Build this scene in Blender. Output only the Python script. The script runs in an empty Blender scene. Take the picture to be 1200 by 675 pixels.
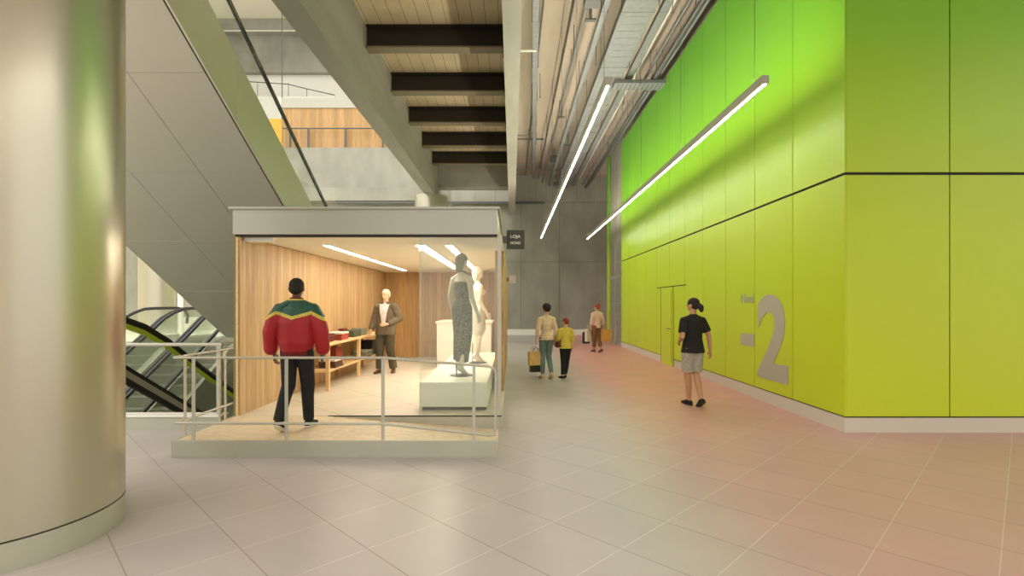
import bpy, bmesh, math, random
from mathutils import Vector as V, Matrix, Quaternion
random.seed(7)
S = bpy.context.scene
COL = S.collection
PI = math.pi
# ------------------------------------------------------------------ camera, world, exposure
cam = bpy.data.objects.new('camera', bpy.data.cameras.new('camera'))
COL.objects.link(cam)
cam.location = (0, 0, 1.65); cam.rotation_euler = (PI/2, 0, 0)
cam.data.lens = 18.0; cam.data.sensor_width = 36.0
cam.data.shift_y = (357-337.5)/1200
cam.data.clip_end = 200
S.camera = cam
w = bpy.data.worlds.new('world'); S.world = w; w.use_nodes = True
w.node_tree.nodes['Background'].inputs[0].default_value = (1.0, 0.965, 0.9, 1)
_nt = w.node_tree; _tc = _nt.nodes.new('ShaderNodeTexCoord'); _sp = _nt.nodes.new('ShaderNodeSeparateXYZ'); _mr = _nt.nodes.new('ShaderNodeMapRange')
_nt.links.new(_tc.outputs['Generated'], _sp.inputs[0]); _nt.links.new(_sp.outputs['Z'], _mr.inputs['Value'])
_mr.inputs['From Min'].default_value = .1; _mr.inputs['From Max'].default_value = .7
_mr.inputs['To Min'].default_value = .85; _mr.inputs['To Max'].default_value = 2.6      # dim hall around, daylight from the roof opening above
_nt.links.new(_mr.outputs[0], _nt.nodes['Background'].inputs[1])
S.view_settings.view_transform = 'Standard'; S.view_settings.look = 'None'
S.view_settings.gamma = 1; S.view_settings.use_curve_mapping = False
S.view_settings.exposure = 0.42
LIN_LAMP = 62.0
UP_LAMP = 80.0        # upward half of the hall lamps      # hall linear lamps
SHOP_LAMP = 24.0      # lamps in the shop ceiling

# ------------------------------------------------------------------ materials
def lin(c):
    r = []
    for v in c:
        v /= 255.0
        r.append(v/12.92 if v <= .04045 else ((v+.055)/1.055)**2.4)
    return (r[0], r[1], r[2], 1)
def base(name, col, rough=.5, metal=0, **kw):
    m = bpy.data.materials.new(name); m.use_nodes = True
    b = m.node_tree.nodes['Principled BSDF']
    b.inputs['Base Color'].default_value = lin(col)
    b.inputs['Roughness'].default_value = rough
    b.inputs['Metallic'].default_value = metal
    for k, v in kw.items(): b.inputs[k].default_value = v
    return m
def nd(m, t, **kw):
    n = m.node_tree.nodes.new(t)
    for k, v in kw.items(): setattr(n, k, v)
    return n
def lk(m, a, b): m.node_tree.links.new(a, b)
def mth(m, op, a, b=None, c=None):
    n = nd(m, 'ShaderNodeMath', operation=op)
    for i, v in enumerate((a, b, c)):
        if v is None: continue
        if isinstance(v, (int, float)): n.inputs[i].default_value = v
        else: lk(m, v, n.inputs[i])
    return n.outputs[0]
def noisy(name, c1, c2, scale=3, rough=.6, metal=0, stretch=(1, 1, 1), detail=6, bump=0, lo=.3, hi=.7, space='Object', **kw):
    m = base(name, c1, rough, metal, **kw)
    b = m.node_tree.nodes['Principled BSDF']
    tc = nd(m, 'ShaderNodeTexCoord'); mp = nd(m, 'ShaderNodeMapping')
    mp.inputs['Scale'].default_value = stretch
    nz = nd(m, 'ShaderNodeTexNoise'); nz.inputs['Scale'].default_value = scale; nz.inputs['Detail'].default_value = detail
    cr = nd(m, 'ShaderNodeValToRGB')
    cr.color_ramp.elements[0].position = lo; cr.color_ramp.elements[0].color = lin(c1)
    cr.color_ramp.elements[1].position = hi; cr.color_ramp.elements[1].color = lin(c2)
    lk(m, tc.outputs[space], mp.inputs[0]); lk(m, mp.outputs[0], nz.inputs['Vector'])
    lk(m, nz.outputs['Fac'], cr.inputs[0]); lk(m, cr.outputs[0], b.inputs['Base Color'])
    if bump:
        bp = nd(m, 'ShaderNodeBump'); bp.inputs['Strength'].default_value = bump; bp.inputs['Distance'].default_value = .02
        lk(m, nz.outputs['Fac'], bp.inputs['Height']); lk(m, bp.outputs[0], b.inputs['Normal'])
    return m
def emis(name, col, st):
    m = bpy.data.materials.new(name); m.use_nodes = True
    b = m.node_tree.nodes['Principled BSDF']
    b.inputs['Base Color'].default_value = (.9, .9, .9, 1)
    b.inputs['Emission Color'].default_value = lin(col); b.inputs['Emission Strength'].default_value = st
    return m
def glass(name, tint=(240, 248, 240), refl=.12, haze=0.0):
    m = bpy.data.materials.new(name); m.use_nodes = True
    nt = m.node_tree; nt.nodes.remove(nt.nodes['Principled BSDF'])
    out = nt.nodes['Material Output']
    tr = nd(m, 'ShaderNodeBsdfTransparent'); tr.inputs[0].default_value = lin(tint)
    gl = nd(m, 'ShaderNodeBsdfGlossy'); gl.inputs['Roughness'].default_value = .02
    fr = nd(m, 'ShaderNodeLayerWeight'); fr.inputs[0].default_value = .5
    mx = nd(m, 'ShaderNodeMixShader')
    lk(m, mth(m, 'ADD', mth(m, 'MULTIPLY', mth(m, 'POWER', fr.outputs['Facing'], 4.0), .5), refl*.2), mx.inputs[0]); lk(m, tr.outputs[0], mx.inputs[1]); lk(m, gl.outputs[0], mx.inputs[2])
    last = mx
    if haze:  # pale diffuse veil mixed in to imitate glare and haze on the pane
        df = nd(m, 'ShaderNodeBsdfDiffuse'); df.inputs[0].default_value = lin((240, 240, 235))
        m2 = nd(m, 'ShaderNodeMixShader'); m2.inputs[0].default_value = haze
        lk(m, mx.outputs[0], m2.inputs[1]); lk(m, df.outputs[0], m2.inputs[2]); last = m2
    lk(m, last.outputs[0], out.inputs[0])
    return m
M = {}
M['concrete'] = noisy('concrete', (136, 136, 122), (172, 171, 156), 1.0, .75, stretch=(1, 1, .6), bump=.1, lo=.2, hi=.8)
M['beam'] = noisy('beam concrete', (138, 137, 122), (164, 162, 146), 1.6, .7, stretch=(1, .3, 1), bump=.08, lo=.2, hi=.8)
M['slab'] = noisy('ceiling concrete', (158, 144, 126), (190, 176, 156), .6, .8, stretch=(1.6, .25, 1), bump=.1)
M['metal'] = base('satin metal cladding', (208, 204, 190), .42, .3)
M['metal_pale'] = base('pale satin metal', (214, 212, 190), .38, .35)
M['column'] = base('satin column metal', (196, 191, 170), .28, .75)
M['plinth'] = noisy('plinth metal', (176, 174, 156), (186, 184, 166), 2, .4, .35)
M['fascia'] = base('fascia metal', (178, 176, 162), .42, .4)
M['steel'] = base('dark bronze steel', (52, 46, 36), .5, .3)
M['steel_edge'] = base('bronze flange', (128, 118, 92), .5, .2)
M['galv'] = noisy('galvanised steel', (122, 124, 124), (136, 138, 138), 9, .5, .3)
M['galv_dark'] = base('dark galvanised', (98, 100, 96), .5, .5)
M['rail'] = base('rail steel', (186, 183, 166), .4, .25)
M['black'] = base('black rubber', (22, 21, 18), .45)
M['dark'] = base('dark joint', (40, 40, 30), .8); M['joint'] = base('wall joint', (112, 110, 98), .8)
M['white'] = base('white laminate', (238, 236, 224), .4)
M['plaster'] = base('white plaster', (232, 226, 208), .7)
M['lime'] = base('lime strip', (200, 226, 60), .4)
M['gl'] = glass('clear glass', (252, 254, 252), .05); M['gl2'] = glass('shop glass', (246, 248, 244), .2, .06); M['gl3'] = glass('balustrade glass', (248, 251, 247), .2, .05)
M['lamp'] = emis('lamp diffuser', (255, 250, 235), LIN_LAMP)
M['uplamp'] = emis('upward lamp diffuser', (255, 248, 232), UP_LAMP)
M['shoplamp'] = emis('shop lamp diffuser', (255, 245, 226), SHOP_LAMP)
M['chrome'] = base('polished steel', (200, 200, 196), .2, 1)
M['sign'] = base('sign panel', (62, 62, 50), .5); M['sign_white'] = base('sign lettering', (240, 240, 232), .5)
M['grey_paint'] = base('grey wall lettering', (172, 170, 150), .6)
M['step'] = noisy('escalator steps', (128, 128, 110), (158, 157, 138), 40, .45, .5, stretch=(1, .02, 1))
M['truss'] = base('escalator truss', (168, 166, 148), .4, .5)
M['pit'] = base('pit wall', (160, 162, 142), .8)

def wood(name, a, b_, plank, axis='Y', rough=.5):
    m = noisy(name, a, b_, 5, rough, stretch=(6, 6, .35), detail=4)
    bs = m.node_tree.nodes['Principled BSDF']
    src = bs.inputs['Base Color'].links[0].from_socket
    g = nd(m, 'ShaderNodeNewGeometry'); sp = nd(m, 'ShaderNodeSeparateXYZ'); lk(m, g.outputs['Position'], sp.inputs[0])
    s = mth(m, 'ADD', sp.outputs['X'], sp.outputs['Y'])
    q = mth(m, 'DIVIDE', s, plank)
    wn = nd(m, 'ShaderNodeTexWhiteNoise', noise_dimensions='1D'); lk(m, mth(m, 'FLOOR', q), wn.inputs['W'])
    v = mth(m, 'ADD', mth(m, 'MULTIPLY', wn.outputs['Value'], .3), .8)
    e = mth(m, 'LESS_THAN', mth(m, 'FRACT', q), .06)
    v = mth(m, 'MULTIPLY', v, mth(m, 'SUBTRACT', 1, mth(m, 'MULTIPLY', e, .25)))
    mx = nd(m, 'ShaderNodeVectorMath', operation='SCALE'); lk(m, src, mx.inputs[0]); lk(m, v, mx.inputs['Scale'])
    lk(m, mx.outputs[0], bs.inputs['Base Color'])
    return m
M['wood'] = wood('vertical wood slats', (184, 150, 104), (210, 180, 134), .075)
M['wood_d'] = wood('ochre wood slats', (176, 136, 84), (200, 162, 108), .12)
M['pine'] = noisy('pine', (214, 178, 124), (230, 198, 148), 6, .5, stretch=(8, .5, 8))

# green cladding: printed from yellow green at the foot to leaf green at the top
def green():
    m = base('green cladding', (200, 215, 40), .38)
    b = m.node_tree.nodes['Principled BSDF']
    g = nd(m, 'ShaderNodeNewGeometry'); sp = nd(m, 'ShaderNodeSeparateXYZ'); lk(m, g.outputs['Position'], sp.inputs[0])
    f = mth(m, 'DIVIDE', sp.outputs['Z'], 8.0)
    cr = nd(m, 'ShaderNodeValToRGB'); e = cr.color_ramp.elements
    e[0].position = 0; e[0].color = lin((192, 210, 34))
    e[1].position = 1; e[1].color = lin((104, 176, 50))
    for p, c in ((.32, (186, 210, 32)), (.5, (164, 204, 36)), (.68, (124, 186, 42))):
        x = e.new(p); x.color = lin(c)
    lk(m, f, cr.inputs[0]); lk(m, cr.outputs[0], b.inputs['Base Color'])
    return m
M['green'] = green()

def floor_mat():
    m = base('floor tiles', (190, 175, 158), .36)
    b = m.node_tree.nodes['Principled BSDF']
    g = nd(m, 'ShaderNodeNewGeometry'); sp = nd(m, 'ShaderNodeSeparateXYZ'); lk(m, g.outputs['Position'], sp.inputs[0])
    x, y = sp.outputs['X'], sp.outputs['Y']
    T = .857
    qa = mth(m, 'DIVIDE', mth(m, 'SUBTRACT', mth(m, 'ADD', x, y), .77), T)
    qb = mth(m, 'DIVIDE', mth(m, 'SUBTRACT', mth(m, 'SUBTRACT', y, x), .15), T)
    def line(q, wd):
        d = mth(m, 'ABSOLUTE', mth(m, 'SUBTRACT', q, mth(m, 'ROUND', q)))
        return mth(m, 'LESS_THAN', d, wd)
    la, lb = line(qa, .0065), line(qb, .005)
    cell = mth(m, 'ADD', mth(m, 'FLOOR', qa), mth(m, 'MULTIPLY', mth(m, 'FLOOR', qb), 17.3))
    wn = nd(m, 'ShaderNodeTexWhiteNoise', noise_dimensions='1D'); lk(m, cell, wn.inputs['W'])
    nz = nd(m, 'ShaderNodeTexNoise'); nz.inputs['Scale'].default_value = 1.6; nz.inputs['Detail'].default_value = 8
    lk(m, g.outputs['Position'], nz.inputs['Vector'])
    vv = mth(m, 'ADD', mth(m, 'MULTIPLY', wn.outputs['Value'], .05), mth(m, 'ADD', mth(m, 'MULTIPLY', nz.outputs['Fac'], .24), .855))
    # floor colour turns gradually redder towards the side of the green wall
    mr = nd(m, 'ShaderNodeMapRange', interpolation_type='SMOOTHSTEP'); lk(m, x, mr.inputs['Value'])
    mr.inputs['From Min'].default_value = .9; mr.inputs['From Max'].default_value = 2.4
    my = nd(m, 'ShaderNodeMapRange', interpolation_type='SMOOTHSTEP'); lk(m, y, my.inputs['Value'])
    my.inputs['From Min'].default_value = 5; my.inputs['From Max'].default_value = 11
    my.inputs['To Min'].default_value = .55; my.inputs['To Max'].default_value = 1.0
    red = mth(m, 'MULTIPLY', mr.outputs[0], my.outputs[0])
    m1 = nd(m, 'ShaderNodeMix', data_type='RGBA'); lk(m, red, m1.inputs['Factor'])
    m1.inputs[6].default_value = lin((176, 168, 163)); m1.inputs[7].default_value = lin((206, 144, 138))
    sc = nd(m, 'ShaderNodeVectorMath', operation='SCALE'); lk(m, m1.outputs[2], sc.inputs[0]); lk(m, vv, sc.inputs['Scale'])
    m2 = nd(m, 'ShaderNodeMix', data_type='RGBA'); lk(m, lb, m2.inputs['Factor']); lk(m, sc.outputs[0], m2.inputs[6])
    m2.inputs[7].default_value = lin((204, 196, 184))
    m3 = nd(m, 'ShaderNodeMix', data_type='RGBA'); lk(m, mth(m, 'MULTIPLY', la, .7), m3.inputs['Factor']); lk(m, m2.outputs[2], m3.inputs[6])
    m3.inputs[7].default_value = lin((122, 106, 90))
    lk(m, m3.outputs[2], b.inputs['Base Color'])
    return m
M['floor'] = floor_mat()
def line_mat(name, c1, c2, per, axis, cl, wd=.03, rough=.6, diag=False):
    m = noisy(name, c1, c2, 2, rough)
    b = m.node_tree.nodes['Principled BSDF']; src = b.inputs['Base Color'].links[0].from_socket
    g = nd(m, 'ShaderNodeNewGeometry'); sp = nd(m, 'ShaderNodeSeparateXYZ'); lk(m, g.outputs['Position'], sp.inputs[0])
    def ln(v, p):
        q = mth(m, 'DIVIDE', v, p); d = mth(m, 'ABSOLUTE', mth(m, 'SUBTRACT', q, mth(m, 'ROUND', q)))
        return mth(m, 'LESS_THAN', d, wd/2)
    if diag:
        f = mth(m, 'MAXIMUM', ln(mth(m, 'ADD', sp.outputs['X'], sp.outputs['Y']), per), ln(mth(m, 'SUBTRACT', sp.outputs['X'], sp.outputs['Y']), per))
    else: f = ln(sp.outputs[axis], per)
    mx = nd(m, 'ShaderNodeMix', data_type='RGBA'); lk(m, f, mx.inputs['Factor']); lk(m, src, mx.inputs[6]); mx.inputs[7].default_value = lin(cl)
    lk(m, mx.outputs[2], b.inputs['Base Color'])
    return m
M['planks'] = line_mat('ceiling planks', (196, 178, 142), (210, 192, 156), .3, 'X', (130, 112, 84), .045)
M['shopfloor'] = line_mat('shop floor tiles', (204, 196, 178), (216, 208, 190), 1.5, 'X', (160, 146, 120), .012, .35, diag=True)
M['ramp'] = noisy('beige platform', (200, 180, 148), (218, 200, 168), 12, .5)

# ------------------------------------------------------------------ mesh builder
class MB:
    def __init__(s): s.v = []; s.f = []; s.m = []
    def add(s, vs, fs, mi=0):
        o = len(s.v); s.v += [tuple(v) for v in vs]
        for f in fs: s.f.append([i+o for i in f]); s.m.append(mi)
        return s
    def box(s, x0, x1, y0, y1, z0, z1, mi=0):
        vs = [(x, y, z) for x in (x0, x1) for y in (y0, y1) for z in (z0, z1)]
        return s.add(vs, [(0, 1, 3, 2), (4, 6, 7, 5), (0, 4, 5, 1), (2, 3, 7, 6), (0, 2, 6, 4), (1, 5, 7, 3)], mi)
    def quadprism(s, a, b, mi=0):
        """a, b: equal-length loops; closed solid between them"""
        n = len(a); vs = list(a)+list(b)
        fs = [list(range(n))[::-1], list(range(n, 2*n))] + [(i, (i+1) % n, n+(i+1) % n, n+i) for i in range(n)]
        return s.add(vs, fs, mi)
    def tube(s, pts, r, n=10, mi=0, closed=False, sx=1, sz=1):
        pts = [V(p) for p in pts]; rs = r if isinstance(r, (list, tuple)) else [r]*len(pts)
        rings = []; up = V((0, 0, 1)); prev = None
        for i, p in enumerate(pts):
            if closed: d = (pts[(i+1) % len(pts)]-pts[i-1]).normalized()
            else: d = (pts[min(i+1, len(pts)-1)]-pts[max(i-1, 0)]).normalized()
            a = prev if prev is not None else (V((1, 0, 0)) if abs(d.x) < .9 else V((0, 1, 0)))
            a = (a-d*a.dot(d))
            if a.length < 1e-4: a = V((0, 0, 1))-d*d.z
            a.normalize(); b = d.cross(a); prev = a
            rings.append([p+(a*math.cos(t)*sx+b*math.sin(t)*sz)*rs[i] for t in [2*PI*k/n for k in range(n)]])
        vs = [v for R in rings for v in R]; fs = []
        L = len(rings)
        for i in range(L if closed else L-1):
            j = (i+1) % L
            for k in range(n): fs.append((i*n+k, i*n+(k+1) % n, j*n+(k+1) % n, j*n+k))
        if not closed: fs += [list(range(n))[::-1], list(range((L-1)*n, L*n))]
        return s.add(vs, fs, mi)
    def cyl(s, cx, cy, z0, z1, r, n=48, mi=0): return s.tube([(cx, cy, z0), (cx, cy, z1)], r, n, mi)
    def lathe(s, prof, cx=0, cy=0, cz=0, n=32, mi=0):
        vs = []; fs = []
        for r, z in prof:
            for k in range(n):
                t = 2*PI*k/n; vs.append((cx+r*math.cos(t), cy+r*math.sin(t), cz+z))
        for i in range(len(prof)-1):
            for k in range(n): fs.append((i*n+k, i*n+(k+1) % n, (i+1)*n+(k+1) % n, (i+1)*n+k))
        fs += [list(range(n))[::-1], list(range((len(prof)-1)*n, len(prof)*n))]
        return s.add(vs, fs, mi)
    def build(s, name, mats, parent=None, smooth=False, bevel=0, loc=None):
        me = bpy.data.meshes.new(name); me.from_pydata(s.v, [], s.f)
        bm = bmesh.new(); bm.from_mesh(me); bmesh.ops.recalc_face_normals(bm, faces=bm.faces); bm.to_mesh(me); bm.free()
        for m in (mats if isinstance(mats, (list, tuple)) else [mats]): me.materials.append(M[m] if isinstance(m, str) else m)
        for p, mi in zip(me.polygons, s.m): p.material_index = mi
        if smooth:
            for p in me.polygons: p.use_smooth = True
            me.set_sharp_from_angle(angle=math.radians(40))
        o = bpy.data.objects.new(name, me); COL.objects.link(o)
        if parent: o.parent = parent
        if loc: o.location = loc
        if bevel:
            b = o.modifiers.new('bevel', 'BEVEL'); b.width = bevel; b.segments = 2; b.limit_method = 'ANGLE'
        return o
def tag(o, label, cat, group=None, kind=None):
    if label: o['label'] = label
    if cat: o['category'] = cat
    if group: o['group'] = group
    if kind: o['kind'] = kind
    return o
def thing(name, label, cat, loc=(0, 0, 0), rz=0, group=None):
    o = bpy.data.objects.new(name, None); COL.objects.link(o); o.empty_display_size = .1
    o.location = loc; o.rotation_euler = (0, 0, rz)
    return tag(o, label, cat, group)
def struct(o): o['kind'] = 'structure'; return o
def copy_tree(o, parent=None):
    c = o.copy(); COL.objects.link(c); c.parent = parent
    for ch in list(o.children): copy_tree(ch, c)
    return c
def text_mesh(txt, size, name, mat, extrude=.004, bold=0, fit=None, parent=None):
    cu = bpy.data.curves.new('t', 'FONT'); cu.body = txt; cu.size = size; cu.extrude = extrude; cu.offset = bold
    cu.align_x = 'CENTER'; cu.align_y = 'CENTER'
    t = bpy.data.objects.new('t', cu); COL.objects.link(t)
    bpy.context.view_layer.update()
    me = bpy.data.meshes.new_from_object(t.evaluated_get(bpy.context.evaluated_depsgraph_get()))
    bpy.data.objects.remove(t)
    xs = [v.co.x for v in me.vertices]; ys = [v.co.y for v in me.vertices]
    cx, cy = (min(xs)+max(xs))/2, (min(ys)+max(ys))/2
    sx = sy = 1
    if fit: sx = fit[0]/(max(xs)-min(xs)); sy = fit[1]/(max(ys)-min(ys))
    for v in me.vertices: v.co.x = (v.co.x-cx)*sx; v.co.y = (v.co.y-cy)*sy
    me.materials.clear(); me.materials.append(M[mat]); me.name = name
    o = bpy.data.objects.new(name, me); COL.objects.link(o)
    if parent: o.parent = parent
    return o

# ------------------------------------------------------------------ the setting
GX, GY = 4.29, 6.6          # corner of the green block
BY = 28.0                   # back wall
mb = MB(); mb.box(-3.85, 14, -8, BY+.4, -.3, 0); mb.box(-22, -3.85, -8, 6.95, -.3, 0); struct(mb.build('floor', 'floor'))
mb = MB(); mb.box(-22, -3.85, 15.3, BY+.4, -.3, .55); mb.box(-7.0, -3.85, 13.6, 15.3, -.3, .55)
struct(mb.build('floor_raised', 'plaster'))
mb = MB(); mb.box(-22, -3.85, 6.95, 15.3, -4.2, -4.0); mb.box(-22, -3.9, 6.75, 6.95, -4, -.3); mb.box(-3.85, -3.65, 6.95, 15.3, -4, -.3); mb.box(-22, -3.85, 15.3, 15.5, -4, -.3)
struct(mb.build('wall_pit', 'pit'))
mb = MB(); mb.box(-16, -3.86, 6.78, 6.95, 0, .165); mb.box(-16, -3.86, 6.76, 6.97, .165, .185, 1)
struct(mb.build('trim_1', ['plinth', 'white']))
# back wall with upper band and white foot
mb = MB()
mb.box(-22, -3.4, BY, BY+.3, .55, 10.24); mb.box(-3.4, 9, BY, BY+.3, 0, 8.75)
mb.box(-3.3, 5.2, BY-.35, BY, 7.2, 8.65)
mb.box(-22, -3.9, BY-.45, BY, 7.25, 7.95)
struct(mb.build('wall_back', 'concrete'))
mb = MB(); mb.box(-3.4, 6, BY-.12, BY, 0, .3); struct(mb.build('baseboard_back', 'white'))
# thin panel joints of the back wall
mb = MB()
for x in (-2, -.9, .2, 1.3, 2.4, 3.5): mb.box(x-.008, x+.008, BY-.36, BY-.345, 7.2, 8.65)
for x in (.5, 2.6): mb.box(x-.008, x+.008, BY-.012, BY, .3, 7.2)
mb.box(-3.3, 6, BY-.012, BY, 4.0, 4.015)
struct(mb.build('trim_2', 'joint'))
mb = MB(); mb.box(-22.3, -22, -8, 15.3, 0, 9.0); mb.box(-22.3, -22, 15.3, BY, 0, 9.0); struct(mb.build('wall_left', 'plaster'))
# unseen wall added behind the viewer to cut light on the green block
mb = MB(); mb.box(8.0, 14, -8.4, -8.1, 0, 8.65); struct(mb.build('wall_front_blocker', 'plaster'))
# ceilings
mb = MB(); mb.box(.16, 14, -8.4, BY+.3, 8.65, 9.0); struct(mb.build('ceiling', 'slab'))
mb = MB(); mb.box(-3.37, -.16, -4, 23.2, 8.1, 8.3); struct(mb.build('ceiling_planked', 'planks'))
mb = MB()
mb.box(-3.81, -3.37, -4, 23.9, 6.47, 8.6); struct(mb.build('ceiling_beam', 'beam'))
mb = MB(); mb.box(-.16, .16, -4, BY-.36, 6.47, 9.0); struct(mb.build('ceiling_beam', 'beam'))
mb = MB(); mb.box(-3.37, -.16, 23.2, 23.9, 6.98, 8.6); struct(mb.build('ceiling_beam', 'concrete'))
# atrium behind the beam, upper left
mb = MB(); mb.box(-30, -3.4, 34, 34.3, 9, 15.3, 1); mb.box(-30, -3.4, 34, 34.3, 15.3, 16.9, 2); mb.box(-30, -3.4, 33.6, 34.3, 16.9, 19.3)
mb.box(-30, -3.4, BY+.3, 34, 10.0, 10.24, 1)
struct(mb.build('wall_atrium', ['concrete', 'fascia', 'white']))
mb = MB(); mb.box(-30, -3.4, 33.0, 33.6, 19.3, 20.1); mb.box(-30, -3.4, 32.95, 33.0, 19.25, 19.32, 1); struct(mb.build('ceiling_beam', ['concrete', 'white']))
mb = MB(); mb.box(-30, -3.4, 27.0, 34.3, 20.1, 20.4); struct(mb.build('ceiling_atrium', 'plaster'))
mb = MB(); mb.box(-12.7, -3.5, BY+.4, BY+.6, 10.24, 12.55); struct(mb.build('wall_mezzanine', 'wood_d'))
mb = MB(); mb.box(-12.75, -3.5, BY+.35, BY+.65, 12.55, 13.1); struct(mb.build('trim_3', 'fascia'))
for px, lab in ((-11.2, 'left'), (-9.15, 'right')): pass
r = thing('guardrail', 'dark steel guardrail in front of the high ochre wood wall of the mezzanine', 'railing', (-9, BY+.15, 10.24))
MB().tube([(-3.6, 0, 1.1), (3.6, 0, 1.1)], .035).build('handrail', 'galv_dark', r)
for x in (-3.2, -2.2, -.15, 1.9): MB().box(x-.05, x+.05, -.03, .03, 0, 1.08).build('post', 'galv_dark', r)
tag(MB().box(-13.9, -12.8, BY+.5, BY+.6, 10.24, 12.0).build('yellow_panel', base('yellow board', (226, 180, 70), .6)), 'yellow board left of the ochre wood wall on the mezzanine', 'panel')
tag(MB().tube([(-13.2, 29.4, 10.24), (-13.2, 29.4, 20.1)], .03, 8).build('thin_rod', 'galv_dark'), 'thin dark vertical rod in the bright opening at upper left', 'rod')
r = thing('stair_railing', 'thin railing high against the white wall of the atrium at upper left', 'railing', (-14.5, 33.2, 10.24))
MB().box(-3, 3, -.05, .3, 0, 4.9).build('parapet', 'white', r)
MB().tube([(-3, 0, 5.9), (0, 0, 5.7), (1.2, 0, 5.4), (3, 0, 5.0)], .03, 8).build('handrail', 'galv_dark', r)
for x in (-2, 0, 1.2): MB().tube([(x, 0, 4.9), (x, 0, 5.75 if x < 1 else 5.4)], .02, 6).build('post', 'galv_dark', r)
# planks under the mezzanine and a dark rail across the back
tag(MB().box(-9.5, 1.75, BY-.48, BY-.36, 7.08, 7.2).build('cable_duct', 'galv_dark'), 'long dark horizontal duct across the back concrete wall', 'duct')

# green block: panels with open joints over a dark core
def green_wall():
    mb = MB(); g = .009; t = .02
    mb.box(GX+t, 13.8, GY+t, 20.05, 0, 8.0, 1)
    for k in range(11):
        y0, y1 = GY+1.225*k, GY+1.225*(k+1)
        rows = ((.2, 3.33), (3.35, 8.0))
        for z0, z1 in rows:
            if k == 0: y0_ = y0
            else: y0_ = y0+g
            yend = min(y1-g, 20.05)
            mb.box(GX, GX+t, y0_, yend, z0+g, z1-g)
    for k in range(7):
        x0, x1 = GX+1.353*k, GX+1.353*(k+1)
        for z0, z1 in ((.2, 3.33), (3.35, 8.0)):
            mb.box(x0+(t+.003 if k == 0 else g), x1-g, GY, GY+t, z0+g, z1-g)
    return mb
struct(green_wall().build('wall_right', ['green', 'dark']))
mb = MB(); mb.box(GX-.004, GX+.016, GY-.004, 13.55, 0, .19); mb.box(GX-.004, GX+.016, 14.66, 20.05, 0, .19); mb.box(GX+.016, 13.8, GY-.004, GY+.016, 0, .19)
struct(mb.build('baseboard_right', base('pale skirting', (204, 198, 182), .5)))
d = MB(); d.box(GX-.03, GX-.006, 13.56, 14.65, 0, 2.12); d.box(GX-.034, GX-.03, 13.56, 13.575, 0, 2.12, 1); d.box(GX-.034, GX-.03, 14.63, 14.65, 0, 2.12, 1); d.box(GX-.034, GX-.03, 13.7, 13.71, .1, 2.02, 1)
d = d.build('door_1', ['green', 'dark']); struct(d)
MB().tube([(GX-.03, 13.8, 1.0), (GX-.09, 13.8, 1.0), (GX-.09, 13.95, 1.0)], .012, 8).build('door_handle', 'galv', d)
mb = MB(); mb.box(GX-.012, GX-.002, 12.6, 15.1, 2.13, 2.15); struct(mb.build('trim_4', 'dark'))
# louver bay beyond the green block
lv = thing('louver_screen', 'tall grey louvred screen at the far end of the green wall', 'louver', (GX, 21.3, 0))
MB().box(.05, .3, -1.23, 1.25, 0, 8.6).build('backing', 'grey_paint', lv)
mb = MB()
for i in range(106): mb.quadprism([(0, -1.2, .1+.08*i), (.05, -1.2, .14+.08*i), (.05, -1.2, .155+.08*i), (0, -1.2, .115+.08*i)], [(0, 1.22, .1+.08*i), (.05, 1.22, .14+.08*i), (.05, 1.22, .155+.08*i), (0, 1.22, .115+.08*i)])
mb.build('slats', 'fascia', lv)
mb = MB(); mb.box(-.01, .05, -.02, .02, 0, 8.6); mb.box(-.02, .03, -1.22, 1.22, 2.75, 2.85); mb.build('frame', 'fascia', lv)
mb = MB(); mb.box(GX-.03, GX+.9, 22.6, 22.95, 0, 8.6); struct(mb.build('wall_right_end', 'green'))
# lettering on the wall
def wall_text(o, yc, zc): o.matrix_world = Matrix.Translation((GX-.006, yc, zc)) @ Matrix(((0, 0, -1, 0), (-1, 0, 0, 0), (0, 1, 0, 0), (0, 0, 0, 1)))
sg = []
o = text_mesh('2', 1, 'level_number', 'grey_paint', .003, .03, (1.0, 1.42)); wall_text(o, 8.44, 1.11); tag(o, 'large grey 2 painted on the green wall', 'wall lettering')
o = tag(MB().box(GX-.009, GX-.003, 9.06, 9.58, .9, 1.12).build('minus_sign', 'grey_paint'), 'grey minus bar painted on the green wall left of the large 2', 'wall lettering')
o = text_mesh('Nivel', 1, 'level_word', 'grey_paint', .003, .008, (.5, .17)); wall_text(o, 9.32, 1.76); tag(o, 'small grey word Nivel on the green wall above the minus bar', 'wall lettering')

# ------------------------------------------------------------------ columns
def column(name, x, y, z0, z1, label):
    c = thing(name, label, 'column', (x, y, z0), 0)
    MB().cyl(0, 0, .195, z1-z0, .74, 96).build('shaft', 'column', c, smooth=True)
    MB().cyl(0, 0, .183, .195, .725, 96).build('joint', 'black', c, smooth=True)
    MB().cyl(0, 0, 0, .183, .742, 96).build('base_band', 'plinth', c, smooth=True)
    return c
column('round_column', -3.665, 3.63, 0, 6.47, 'big round satin metal column at the left edge, nearest the viewer')
column('round_column', -13.7, 20, .55, 8.6, 'round shiny column beyond the escalators at left')
column('round_column', -3.6, 22.9, 0, 6.47, 'round column carrying the concrete beam behind the shop roof')

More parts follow.
